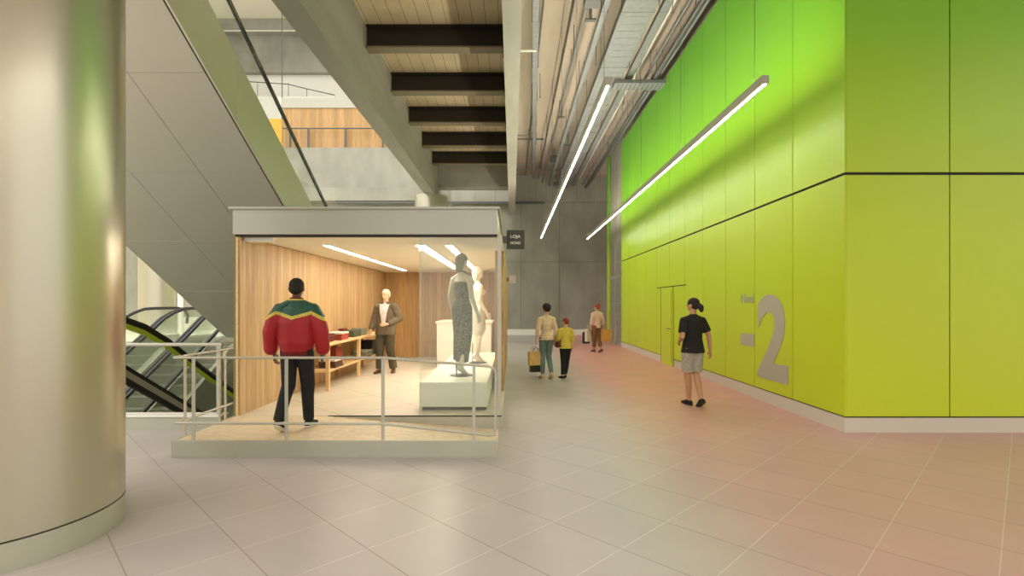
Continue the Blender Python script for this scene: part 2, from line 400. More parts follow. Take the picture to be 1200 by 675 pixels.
# ------------------------------------------------------------------ steel joists
ords = ['nearest', 'second', 'third', 'fourth', 'farthest']
for i in range(-1, 5):
    y = 11.76+2.44*i
    mb = MB(); mb.box(-3.37, -.17, y+.13, y+.16, 7.6, 8.08); mb.box(-3.36, -.17, y, y+.29, 8.05, 8.09)
    if i < 0: o = thing('steel_joist', 'dark steel joist overhead, before the nearest one in view', 'joist')
    else: o = thing('steel_joist', ords[i]+' visible dark steel joist between the two concrete beams', 'joist', group='steel joists under the planked ceiling')
    mb.build('web', 'steel', o)
    MB().box(-3.37, -.17, y, y+.29, 7.56, 7.6).build('flange', 'steel_edge', o)
    mb = MB(); mb.box(-.22, -.165, y-.1, y+.4, 7.5, 8.09); mb.build('end_plate', 'steel', o)

# ------------------------------------------------------------------ overhead escalator at left
T30 = math.tan(math.radians(30)) ; T30 = .577
EXR, EXL = -3.95, -7.48
def ez(c, y): return 1.65+c-T30*y
es = thing('overhead_escalator', 'big inclined escalator clad in satin metal coming down behind the shop', 'escalator')
def slope_prism(xa, xb, c0, c1, y0, y1, mi=0, mb=None, off=0):
    mb = mb or MB()
    mb.quadprism([(xa, y0, ez(c0, y0)), (xa, y1, ez(c0, y1)), (xa, y1, ez(c1, y1)), (xa, y0, ez(c1, y0))],
                 [(xb, y0, ez(c0, y0)), (xb, y1, ez(c0, y1)), (xb, y1, ez(c1, y1)), (xb, y0, ez(c1, y0))], mi)
    return mb
mb = MB(); cuts = [4.45, 5.09, 6.67, 8.22, 9.79, 11.4, 13.4]; xs = [EXL, -6.13, -5.01, EXR-.05]; g = .004
for i in range(len(cuts)-1):
    for j in range(3): slope_prism(xs[j]+g, xs[j+1]-g, 6.87, 6.89, cuts[i]+g, cuts[i+1]-g, 0, mb)
mb.build('soffit_panels', 'metal', es)
slope_prism(EXL+.02, EXR-.06, 6.892, 7.25, 4.45, 13.4).build('truss', 'dark', es)
mb = MB(); sc = [4.45, 7.35, 10.3, 13.4]
for i in range(3): slope_prism(EXR-.03, EXR, 6.87, 7.8, sc[i]+.006, sc[i+1]-.006, 0, mb)
mb.build('side_cladding', 'metal_pale', es)
slope_prism(EXL, EXL+.03, 6.87, 7.8, 4.45, 13.4).build('side_cladding', 'metal_pale', es)
slope_prism(EXR-.04, EXR-.022, 7.8, 8.4, 5.2, 13.2).build('glass_panel', 'gl', es)
MB().tube([(EXR-.03, y, ez(8.43, y)) for y in (5.2, 13.2)], .032, 10).build('handrail', 'black', es, smooth=True)
slope_prism(EXR-.005, EXR+.02, 8.33, 8.38, 5.2, 13.2).build('handrail_channel', 'chrome', es)

# ------------------------------------------------------------------ escalators in the pit
def escalator(x0, x1, label):
    e = thing('escalator', label, 'escalator', group='escalators rising out of the pit')
    C = 8.3
    def zh(y): return min(1.65-C+T30*y, 1.54) if True else 0
    prof = [(y, 1.65-C+T30*y) for y in (8.5, 10, 11.5, 13.2)] + [(13.7, 1.27), (14.1, 1.42), (14.5, 1.52), (14.9, 1.54), (16.0, 1.54), (16.3, 1.48), (16.45, 1.3), (16.4, 1.05)]
    for x in (x0, x1):
        MB().tube([(x, a, b) for a, b in prof], .045, 8, sx=1, sz=1).build('handrail', 'black', e, smooth=True)
        top = [(a, b-.05) for a, b in prof[:-3]]
        lo = [(a, b-.8) for a, b in prof[:-3]]
        loop = top+lo[::-1]
        MB().quadprism([(x-.006, a, b) for a, b in loop], [(x+.006, a, b) for a, b in loop]).build('glass_panel', 'gl3', e)
        up = [(a, b-.8) for a, b in prof[:-3]]; dn = [(a, b-1.1) for a, b in prof[:-3]]; loop = up+dn[::-1]
        MB().quadprism([(x-.045, a, b) for a, b in loop], [(x+.045, a, b) for a, b in loop]).build('skirt_deck', 'truss', e)
    y = 14.1; z = .52
    while z > -2.2:
        MB().box(x0+.05, x1-.05, y-.36, y+.04, z-.2, z).build('step', 'step', e)
        y -= .36; z -= .208
    loop = [(8.5, -2.9), (14.3, .45), (15.28, .45), (15.28, -.3), (13.8, -1.0), (9.2, -3.7), (8.5, -3.7)]
    MB().quadprism([(x0-.044, a, b-.01) for a, b in loop], [(x0-.03, a, b-.01) for a, b in loop]).build('truss_side', 'truss', e)
    MB().quadprism([(x1+.03, a, b-.01) for a, b in loop], [(x1+.044, a, b-.01) for a, b in loop]).build('truss_side', 'truss', e)
escalator(-10.42, -9.41, 'leftmost escalator rising from the pit, half hidden by the big column')
escalator(-9.31, -8.36, 'middle escalator rising from the pit between glass balustrades')
escalator(-8.26, -7.6, 'rightmost escalator rising from the pit, closest to the shop')
# inclined glass balustrade in front of them
e = thing('glass_balustrade', 'curved glass balustrade with black handrail and lime green stripe crossing before the escalators', 'balustrade')
X = -6.4; hp = [(7.2, 1.52), (7.9, 1.5), (8.4, 1.42), (8.9, 1.27), (9.5, .98)] + [(y, 6.43-T30*y) for y in (10.2, 11, 12, 13, 13.5)]
MB().tube([(X, a, b) for a, b in hp], .055, 8).build('handrail', 'black', e, smooth=True)
loop = [(a, b-.06) for a, b in hp]+[(a, b-.15) for a, b in hp][::-1]
MB().quadprism([(X-.015, a, b) for a, b in loop], [(X+.015, a, b) for a, b in loop]).build('lime_stripe', 'lime', e)
loop = [(a, b-.15) for a, b in hp]+[(a, b-.92) for a, b in hp][::-1]
MB().quadprism([(X-.006, a, b) for a, b in loop], [(X+.006, a, b) for a, b in loop]).build('glass_panel', 'gl3', e)
for d0, d1, mt in ((.90, .98, 'black'), (.98, 1.1, 'rail'), (1.1, 1.2, 'black')):
    hq = [(8.15, 6.43-T30*8.15), (13.5, 6.43-T30*13.5)]
    loop = [(a, b-d0) for a, b in hq]+[(a, b-d1) for a, b in hq][::-1]
    MB().quadprism([(X-.03, a, b) for a, b in loop], [(X+.03, a, b) for a, b in loop]).build('base_rail', mt, e)
# guard rail at the pit edge
e = thing('guardrail', 'pale metal rail along the kerb of the escalator pit', 'railing', (0, 6.86, .185))
MB().tube([(-8.2, 0, .93), (-3.88, 0, .93)], .025, 10).build('handrail', 'rail', e, smooth=True)
for x in (-8.0, -6.0, -3.92): MB().box(x-.03, x+.03, -.02, .02, 0, .92).build('post', 'rail', e)
# white low wall behind the escalators
tag(MB().box(-15.0, -12.8, 22.4, 22.7, .55, 1.1).build('low_partition', 'white', bevel=.02), 'low white partition on the floor beyond the escalators', 'partition')
tag(MB().box(-12.95, -12.8, 19.8, 19.95, .55, 3.2).build('lit_edge_strip', 'white', bevel=.01), 'white upright strip standing for a lit edge right of the shiny column beyond the escalators', 'post')  # white box standing in for an edge that catches the light

# ------------------------------------------------------------------ the shop
KX0, KX1, KY0, KY1, KZ = -3.63, -.135, 6.74, 14.4, .19
mb = MB(); mb.box(-3.66, -.165, 5.5, 5.53, 0, .19); mb.box(-3.66, -3.63, 5.531, 6.74, 0, .19)
struct(mb.build('trim_5', 'plinth', bevel=.003))
mb = MB()
# flat platform at left, ramp falling to the right
mb.box(-3.63, -2.42, 5.53, 6.74, 0, .185)
mb.quadprism([(-2.42, 5.53, .0), (-2.42, 5.53, .185), (-.17, 5.53, .015), (-.17, 5.53, 0)], [(-2.42, 6.74, .0), (-2.42, 6.74, .185), (-.17, 6.74, .015), (-.17, 6.74, 0)])
struct(mb.build('floor_ramp', 'ramp'))
mb = MB(); mb.box(KX0, KX1, KY0, KY1, 0, .19, 0); mb.box(-2.42, KX1-.001, KY0-.006, KY0, .012, .178, 1); mb.box(-2.42, KX1, KY0-.012, KY0, .178, .192, 2); struct(mb.build('floor_shop', ['shopfloor', 'plinth', 'dark']))
mb = MB(); mb.box(KX0, KX0+.05, KY0, KY1, KZ, 2.55); struct(mb.build('wall_shop_left', 'wood'))
mb = MB(); mb.box(KX0-.03, KX0-.002, KY0-.01, KY1, 0, 2.57); struct(mb.build('wall_shop_left_cladding', base('olive cladding', (128, 118, 62), .5)))
mb = MB(); mb.box(KX0+.05, KX1-.15, KY1-.06, KY1, KZ, 2.55); struct(mb.build('wall_shop_back', 'wood_d'))
mb = MB(); mb.box(KX1-.15, KX1, 8.6, KY1, KZ, 2.55); struct(mb.build('wall_shop_right', 'wood_d'))
mb = MB(); mb.box(KX0+.05, KX1-.0, KY0+.06, KY1, 2.555, 2.57); struct(mb.build('ceiling_shop', 'plaster'))
rf = MB(); rf.box(-3.66, -.19, KY0-.03, KY1+.05, 2.572, 2.9); rf.box(-3.7, -.16, KY0-.06, KY1+.08, 2.9, 2.93)
struct(rf.build('roof_shop', 'fascia'))
mb = MB(); mb.box(KX0, KX1-.06, KY0, KY0+.05, 2.54, 2.571); struct(mb.build('trim_6', 'steel'))
mb = MB(); mb.box(-.19, -.14, KY0, KY0+.05, KZ, 2.54); struct(mb.build('trim_7', 'rail'))
mb = MB(); mb.box(KX0, KX0+.03, KY0-.012, KY0, KZ, 2.54); struct(mb.build('trim_8', 'pine'))
wn = MB(); wn.box(-1.21, -.19, KY0+.02, KY0+.032, KZ, 2.54); wn = struct(wn.build('window_1', 'gl2'))
MB().box(-1.225, -1.205, KY0+.012, KY0+.04, KZ, 2.54).build('window_edge', 'gl3', wn)
wn = MB(); wn.box(-.165, -.153, KY0+.06, 8.6, KZ, 2.54); wn = struct(wn.build('window_2', 'gl'))
tag(MB().box(-3.57, -3.2, KY0+.08, KY0+.2, 2.49, 2.554).build('ceiling_edge_box', 'white', bevel=.005), 'white box at the edge of the shop ceiling at the left front corner', 'door closer')  # plain white box along the front edge of the shop ceiling
# shop lamps
def strip(x, y0, y1, wd, label):
    l = thing('strip_lamp', label, 'ceiling light', (x, (y0+y1)/2, 2.54), group='strip lamps in the shop ceiling')
    h = (y1-y0)/2
    MB().box(-wd/2-.012, wd/2+.012, -h-.01, h+.01, 0, .014).build('frame', 'white', l)
    MB().box(-wd/2, wd/2, -h, h, -.004, 0).build('diffuser', 'shoplamp', l)
strip(-2.8, 7.7, 13.4, .075, 'left strip lamp in the shop ceiling, above the suited man')
strip(-1.38, 7.7, 12.6, .14, 'broad strip lamp in the shop ceiling, the middle one')
strip(-.95, 7.7, 12.6, .1, 'right strip lamp in the shop ceiling, above the mannequins')
# sign and second small sign
s = thing('shop_sign', 'dark square blade sign reading LOJA NONO on the side of the shop', 'sign', (.05, 8.6, 2.58))
MB().box(-.14, .16, -.02, .02, 0, .32).build('sign_panel', 'sign', s, bevel=.003)
MB().box(-.24, -.14, -.01, .01, .1, .22).build('bracket', 'galv_dark', s)
for txt, z, wz, hh in (('LOJA', .205, .17, .065), ('NONO', .105, .17, .045)):
    o = text_mesh(txt, 1, 'lettering', 'sign_white', .002, .02, (wz, hh), parent=s); o.rotation_euler = (PI/2, 0, 0); o.location = (.01, -.023, z)
s = thing('wall_sign', 'tiny pale square sign further back on the side of the shop', 'sign', (.02, 13.2, 2.2))
MB().box(-.1, .08, -.015, .015, 0, .2).build('sign_panel', base('pale sign', (216, 196, 196), .5), s); MB().box(-.155, -.1, -.008, .008, .05, .15).build('bracket', 'galv_dark', s)
# handrails on the platform
h = thing('ramp_handrail', 'metal handrail along the front of the platform and ramp', 'railing', (0, 5.515, .19))
zt = .89
MB().tube([(-3.63, 0, .888), (-1.39, 0, .888), (-.25, 0, .795), (-.19, 0, .77), (-.175, 0, .72), (-.175, 0, .11), (-.19, 0, .06), (-.25, 0, .055), (-1.39, 0, .175), (-3.63, 0, .185)], .0145, 10).build('rail_loop', 'rail', h, smooth=True)
for x, zz in ((-3.43, .888), (-2.43, .888), (-1.39, .888), (-.41, .808)): MB().box(x-.017, x+.017, -.006, .006, 0, zz).build('post', 'rail', h)
h = thing('side_handrail', 'short metal handrail on the left side of the platform', 'railing', (-3.645, 6.0, .19))
MB().tube([(0, -.48, .89), (0, .69, .89)], .0145, 10).build('top_rail', 'rail', h, smooth=True)
MB().tube([(0, -.48, .175), (0, .66, .175)], .0145, 10).build('lower_rail', 'rail', h, smooth=True)
for y in (-.29, .38, .51): MB().box(-.006, .006, y-.017, y+.017, 0, .89).build('post', 'rail', h)
# display plinth, counter
p = thing('display_plinth', 'white display plinth carrying two mannequins behind the shop window', 'plinth', (-.8, 9.25, KZ))
MB().box(-.44, .44, -2.16, 2.2, 0, .05).build('recessed_base', 'dark', p); MB().box(-.48, .46, -2.2, 2.25, .05, .39).build('block', 'white', p, bevel=.006)
p = thing('shop_counter', 'white counter at the back of the shop behind the mannequins', 'counter', (-1.1, 12.6, KZ))
MB().box(-.65, .62, -.7, .7, 0, 1.02).build('body', 'white', p, bevel=.006); MB().box(-.68, .65, -.73, .73, 1.02, 1.07).build('worktop', 'plaster', p, bevel=.004)

# shelf table along the wood wall
t = thing('shelf_table', 'long pine table with lower shelf against the left wood wall of the shop', 'table', (-3.34, 10.4, KZ))
MB().box(-.235, .26, -1.8, 1.8, .765, .81).build('tabletop', 'pine', t, bevel=.004)
MB().box(-.22, .24, -1.76, 1.76, .31, .345).build('shelf', 'pine', t, bevel=.004)
for y in (-1.74, 0, 1.74):
    for x in (-.2, .225): MB().box(x-.03, x+.03, y-.03, y+.03, 0, .765).build('leg', 'pine', t, bevel=.003)
# goods on it
def goods(y, x, z, dims, col, label, name='folded_clothes', cat='folded garment', group=None):
    m = noisy(name+' '+label[:20], col, tuple(int(c*.85) for c in col), 30, .85)
    l, wdt, hh = dims
    n = 3; mb = MB()
    mb.box(-wdt/2, wdt/2, -l/2, l/2, 0, hh)
    o = mb.build(name, m, bevel=min(.012, hh*.35)); o.location = (x, y, z); tag(o, label, cat, group); return o
ZT, ZS = KZ+.81, KZ+.345
def pile(y, x, z, cols, wdt, l, names, group):
    hh = .036
    for i, c in enumerate(cols):
        goods(y+random.uniform(-.01, .01), x+random.uniform(-.01, .01), z+i*hh, (l, wdt, hh-.001), c, names % ['bottom', 'second', 'third', 'fourth', 'fifth'][i], 'folded_garment', 'garment', group)
pile(9.55, -3.25, ZT, [(176, 70, 56), (190, 84, 66), (176, 70, 56), (232, 222, 206)], .3, .4, 'folded garment in the red pile with white top on the tabletop, %s from below', 'red pile on the table')
pile(8.98, -3.3, ZT, [(122, 30, 24), (110, 60, 40), (122, 30, 24), (96, 70, 50)], .28, .32, 'folded garment of the dark red pile at the near tabletop end, %s from below', 'dark red pile on the table')
goods(10.45, -3.3, ZT, (.5, .3, .13), (78, 84, 62), 'dark green box on the tabletop beyond the red pile', 'storage_box', 'box')
goods(11.05, -3.3, ZT, (.3, .26, .15), (150, 150, 128), 'grey green box on the tabletop near the suited man', 'storage_box', 'box')
goods(10.35, -3.42, ZT+.131, (.3, .1, .035), (120, 40, 30), 'small dark red case lying on the dark green box', 'case', 'case')
pile(9.2, -3.25, ZS, [(96, 62, 44), (92, 58, 40), (100, 66, 46), (224, 214, 196)], .3, .42, 'folded garment in the brown and white pile on the lower shelf, %s from below', 'brown pile on the lower shelf')
goods(9.85, -3.4, ZS, (.35, .15, .3), (150, 62, 40), 'rust red box standing on the lower shelf', 'storage_box', 'box')
pile(10.95, -3.2, ZS, [(110, 112, 86), (128, 128, 100), (110, 112, 86), (150, 150, 124)], .3, .5, 'folded garment in the green grey pile on the lower shelf, %s from below', 'green pile on the lower shelf')
goods(11.5, -3.22, ZS, (.3, .25, .32), (28, 26, 24), 'black bag shaped box on the lower shelf behind the suited man', 'storage_box', 'box')

# ------------------------------------------------------------------ hall lamps
def linear_lamp(x, y0, y1, z, label):
    l = thing('linear_lamp', label, 'pendant light', (x, (y0+y1)/2, z), group='long linear lamps in the hall')
    h = (y1-y0)/2
    MB().box(-.045, .045, -h, h, 0, .11).build('housing', 'fascia', l)
    MB().box(-.014, .014, -h+.02, h-.02, -.004, 0).build('diffuser', 'lamp', l)
    MB().box(-.026, .026, -h+.02, h-.02, .11, .114).build('upper_diffuser', 'uplamp', l)
    for k in range(6):
        yy = -h+.3+(2*h-.6)*k/5
        MB().tube([(0, yy, .114), (0, yy, 8.64-z)], .004, 5).build('suspension_wire', 'galv_dark', l)
linear_lamp(1.25, 6.65, 22.0, 4.5, 'left linear lamp hanging in the middle of the hall')
linear_lamp(3.27, 6.6, 22.3, 4.5, 'right linear lamp hanging along the green wall')
linear_lamp(1.25, -8, 3.6, 4.5, 'linear lamp added out of view overhead to brighten the near floor')  # extra unseen lamp, put in for light on the near floor

# ------------------------------------------------------------------ trays, pipes, cables overhead
def tray(name, x0, y0, x1, y1, z, wd, label, rungs=True, ht=.1, nh=7, mat='galv', group=None):
    t = thing(name, label, 'cable tray', (x0, y0, z), -math.atan2(x1-x0, y1-y0), group)
    L = math.hypot(x1-x0, y1-y0); mb = MB()
    mb.box(-wd/2, wd/2, 0, L, 0, .012); mb.box(-wd/2-.012, -wd/2, 0, L, 0, ht); mb.box(wd/2, wd/2+.012, 0, L, 0, ht)
    mb.build('tray_body', mat, t)
    if rungs:
        mb = MB(); y = .1
        while y < L: mb.box(-wd/2+.04, wd/2-.04, y, y+.03, -.006, 0); y += .12 if L < 5 else .3
        mb.build('perforations', 'galv' if wd > .6 else 'galv_dark', t)
    for k in range(nh):
        yy = L*(k+.5)/nh
        MB().tube([(-wd/2-.02, yy, 8.65-z), (-wd/2-.02, yy, -.03), (wd/2+.02, yy, -.03), (wd/2+.02, yy, 8.65-z)], .008, 5).build('hanger', 'galv_dark', t)
    mb = MB()
    for k in range(3): mb.tube([(-wd*.28+wd*.28*k, 0, .035), (-wd*.28+wd*.28*k, L, .035)], min(.025, wd*.09), 6)
    mb.build('cables', 'black', t)
    return t
tray('cable_tray', 2.68, 2, 2.68, 27.4, 7.9, .66, 'wide perforated cable tray running the length of the hall ceiling', nh=10)
tray('cable_tray', 2.0, 2, 2.0, 27.4, 8.0, .1, 'narrow tray beside the left edge of the wide tray', False, nh=7)
tray('cable_tray', 3.28, 2, 3.28, 27.4, 8.0, .14, 'narrow tray beside the right edge of the wide tray', False, nh=7)
tray('cable_tray', 2.85, 14.4, 4.25, 14.4, 7.78, .45, 'short crosswise perforated tray running to the green wall', True, nh=1)
tray('cable_tray', .5, 10.6, 1.12, 26.4, 8.15, .12, 'slim tray hanging under the ceiling beside the right concrete beam', False, ht=.16, nh=7)
def pipe(pts, r, label, mat='galv', name='pipe', hang=()):
    p0 = V(pts[0]); t = thing(name, label, 'pipe', tuple(p0))
    MB().tube([tuple(V(p)-p0) for p in pts], r, 10).build('pipe_run', mat, t, smooth=True)
    for a, b, c in hang: MB().tube([(a-p0.x, b-p0.y, c-p0.z), (a-p0.x, b-p0.y, 8.65-p0.z)], .008, 5).build('hanger', 'galv_dark', t)
def run(x, z, r, label, mat='galv', y0=2, y1=27.5): pipe([(x, y0, z), (x, y1, z)], r, label, mat, hang=[(x, y, z+r) for y in (8, 11, 14, 17.5, 21, 25)])
run(3.95, 7.95, .06, 'thick grey pipe along the top of the green wall', 'galv_dark')
run(4.13, 8.05, .035, 'grey pipe next to the green wall, above the thick one')
run(3.78, 8.1, .03, 'thin conduit left of the thick grey pipe')
run(3.62, 8.4, .028, 'pale thin pipe between the wide tray and the thick grey pipe', 'white')
run(1.62, 8.2, .028, 'slim steel conduit left of the wide tray')
run(1.4, 8.45, .02, 'thin conduit in the middle of the hall ceiling', 'galv_dark')
run(.72, 8.56, .022, 'thin pipe hugging the slim tray near the concrete beam', 'galv_dark', 10)
pipe([(.17, 21.2, 8.5), (1.3, 21.2, 8.5)], .03, 'crosswise pipe at the far end of the hall ceiling', 'galv_dark')
pipe([(.17, 20.4, 8.4), (.6, 20.4, 8.4), (.66, 20.4, 8.45), (.66, 20.4, 8.65)], .02, 'short bent pipe under the ceiling beside the beam')
pipe([(.17, 25.4, 8.34), (2.3, 25.4, 8.34)], .03, 'pale crosswise pipe closest to the back wall')
pipe([(.17, 12.6, 7.9), (.6, 12.6, 7.9)], .03, 'short pale stub bracket on the right concrete beam', 'white')
pipe([(.9, 10.2, 8.6), (1.1, 10.3, 8.1), (1.35, 10.4, 7.95), (1.55, 10.4, 8.05), (1.6, 10.5, 8.62)], .008, 'thin looping black cable hanging from the ceiling', 'black', 'cable')
pipe([(1.2, 10.8, 8.64), (1.2, 13, 8.3), (1.25, 17, 8.38), (1.2, 21, 8.4)], .008, 'thin sagging cable along the hall ceiling', 'black', 'cable')
def dropbox(x, y, z, s, label):
    t = thing('junction_box', label, 'box', (x, y, z))
    MB().box(-s/2, s/2, -s/2, s/2, 0, s*.55).build('housing', 'galv_dark', t, bevel=.01)
    MB().tube([(0, 0, s*.55), (0, 0, 8.65-z)], .01, 6).build('rod', 'galv_dark', t)
dropbox(1.55, 9.9, 7.45, .3, 'dark box hanging at the top edge of the hall ceiling')
dropbox(1.9, 23.0, 8.1, .38, 'small dark box hanging far back in the hall ceiling')
dropbox(2.2, 25.5, 7.6, .26, 'dark box low beside the far end of the wide tray')
for i, (x, y, z) in enumerate(((1.75, 11.4, 8.0), (1.7, 17.6, 8.1), (2.2, 20.3, 8.0))):
    t = thing('ceiling_bracket', ['nearest', 'middle', 'farthest'][i]+' upright bracket hanging beside the wide tray', 'bracket', (x, y, z))
    MB().box(-.03, .03, -.03, .03, 0, 8.65-z).build('upright', 'galv', t); MB().box(-.12, .12, -.05, .05, -.03, 0).build('foot', 'galv_dark', t)
for i, (x, y) in enumerate(((1.1, 9.6), (1.55, 12.8), (2.2, 13.4), (.85, 15.5), (1.3, 19), (3.45, 11), (3.5, 16))):
    t = thing('sprinkler', 'thin sprinkler drop under the hall ceiling, number %d from the viewer' % (i+1), 'sprinkler', (x, y, 7.9), group='sprinkler drops')
    t['label'] = ['nearest', 'second nearest', 'third nearest', 'middle', 'farthest', 'nearest right-hand', 'farther right-hand'][i]+' thin sprinkler drop rod under the hall ceiling'
    MB().tube([(0, 0, .05), (0, 0, .75)], .009, 6).build('drop_pipe', 'galv_dark', t); MB().lathe([(.01, .05), (.03, .03), (.012, 0)], n=10).build('head', 'galv', t)

# ------------------------------------------------------------------ people
PTS = []
for i in range(90):
    z = 1-2*(i+.5)/90; a = i*2.399963; q = math.sqrt(1-z*z); PTS.append(V((q*math.cos(a), q*math.sin(a), z)))
def E(c, r, R=None):
    r = (r, r, r) if isinstance(r, (int, float)) else r
    c = V(c)
    if R is None: return [c+V((p.x*r[0], p.y*r[1], p.z*r[2])) for p in PTS]
    return [c+R @ V((p.x*r[0], p.y*r[1], p.z*r[2])) for p in PTS]
def DISC(c, ax, r, r2=None):
    c = V(c); ax = V(ax).normalized(); a = ax.cross(V((0, 1, 0)) if abs(ax.y) < .9 else V((1, 0, 0))).normalized(); b = ax.cross(a)
    r2 = r2 or r
    return [c+a*math.cos(t)*r+b*math.sin(t)*r2 for t in [2*PI*k/28 for k in range(28)]]
def remesh(pieces, name, mats, vox, parent, smooth=3, colfn=None, label=None, xf=None):
    big = bmesh.new()
    for pc in pieces:
        b = bmesh.new()
        for p in pc: b.verts.new(p)
        res = bmesh.ops.convex_hull(b, input=b.verts)
        junk = [g for g in res['geom_interior'] if isinstance(g, bmesh.types.BMVert)]
        junk += [v for v in b.verts if not v.link_faces and v not in junk]
        bmesh.ops.delete(b, geom=list(set(junk)), context='VERTS')
        bmesh.ops.recalc_face_normals(b, faces=b.faces)
        me = bpy.data.meshes.new('x'); b.to_mesh(me); b.free(); big.from_mesh(me); bpy.data.meshes.remove(me)
    me = bpy.data.meshes.new(name); big.to_mesh(me); big.free()
    o = bpy.data.objects.new(name, me); COL.objects.link(o)
    r = o.modifiers.new('r', 'REMESH'); r.mode = 'VOXEL'; r.voxel_size = vox; r.use_smooth_shade = True
    if smooth:
        s = o.modifiers.new('s', 'SMOOTH'); s.factor = .5; s.iterations = smooth
    bpy.context.view_layer.update()
    m2 = bpy.data.meshes.new_from_object(o.evaluated_get(bpy.context.evaluated_depsgraph_get()))
    o.modifiers.clear(); o.data = m2; bpy.data.meshes.remove(me)
    m2.name = name; m2.materials.clear()
    for m in (mats if isinstance(mats, (list, tuple)) else [mats]): m2.materials.append(m)
    if colfn:
        for p in m2.polygons: p.material_index = colfn(p.center)
    for p in m2.polygons: p.use_smooth = True
    if parent: o.parent = parent
    if label: o['label'] = label
    return o
def rotv(v, ax, a): return Quaternion(ax, a) @ v
def hand(wr, d, n, side, curl=.5, s=1.0):
    """wr wrist, d along the hand, n palm normal, side = vector towards the thumb"""
    d = V(d).normalized(); n = V(n); n = (n-d*n.dot(d)).normalized(); sd = d.cross(n)
    if sd.dot(V(side)) < 0: sd = -sd
    wr = V(wr); P = []
    R = Matrix((sd, n, d)).transposed()
    P.append(E(wr, (.025*s, .018*s, .02*s), R)+E(wr+d*.045*s, (.036*s, .014*s, .02*s), R)+E(wr+d*.08*s, (.04*s, .012*s, .012*s), R))
    ax = d.cross(n)
    for i, (o, L) in enumerate(((.03, .07), (.0105, .078), (-.0095, .073), (-.029, .057))):
        p = wr+d*.085*s+sd*o*s; dd = d.copy(); r = .0085*s
        for k, fr in enumerate((.45, .3, .25)):
            dd = rotv(dd, ax, curl*(.55 if k == 0 else .8))
            q = p+dd*L*fr*s; P.append(E(p, r)+E(q, r*.92)); p = q; r *= .93
    p = wr+d*.03*s+sd*.028*s; dd = (d*.75+sd*.6+n*.25).normalized(); q = p+dd*.035*s; P.append(E(p, .012*s)+E(q, .0105*s))
    dd = (d*.9+sd*.15+n*.35*curl*2).normalized(); P.append(E(q, .0105*s)+E(q+dd*.03*s, .009*s))
    return P
J0 = dict(pel=(0, 0, .95), waist=(0, 0, 1.08), chest=(0, 0, 1.27), sh=(0, -.005, 1.37), neck=(0, -.01, 1.45), head=(0, .01, 1.528),
          shL=(-.172, -.005, 1.37), shR=(.172, -.005, 1.37), elL=(-.215, -.03, 1.12), elR=(.215, -.03, 1.12), wrL=(-.225, .04, .88), wrR=(.225, .04, .88),
          hiL=(-.09, 0, .92), hiR=(.09, 0, .92), knL=(-.1, .02, .5), knR=(.1, .02, .5), anL=(-.1, -.02, .085), anR=(.1, -.02, .085))
skinmats = {}
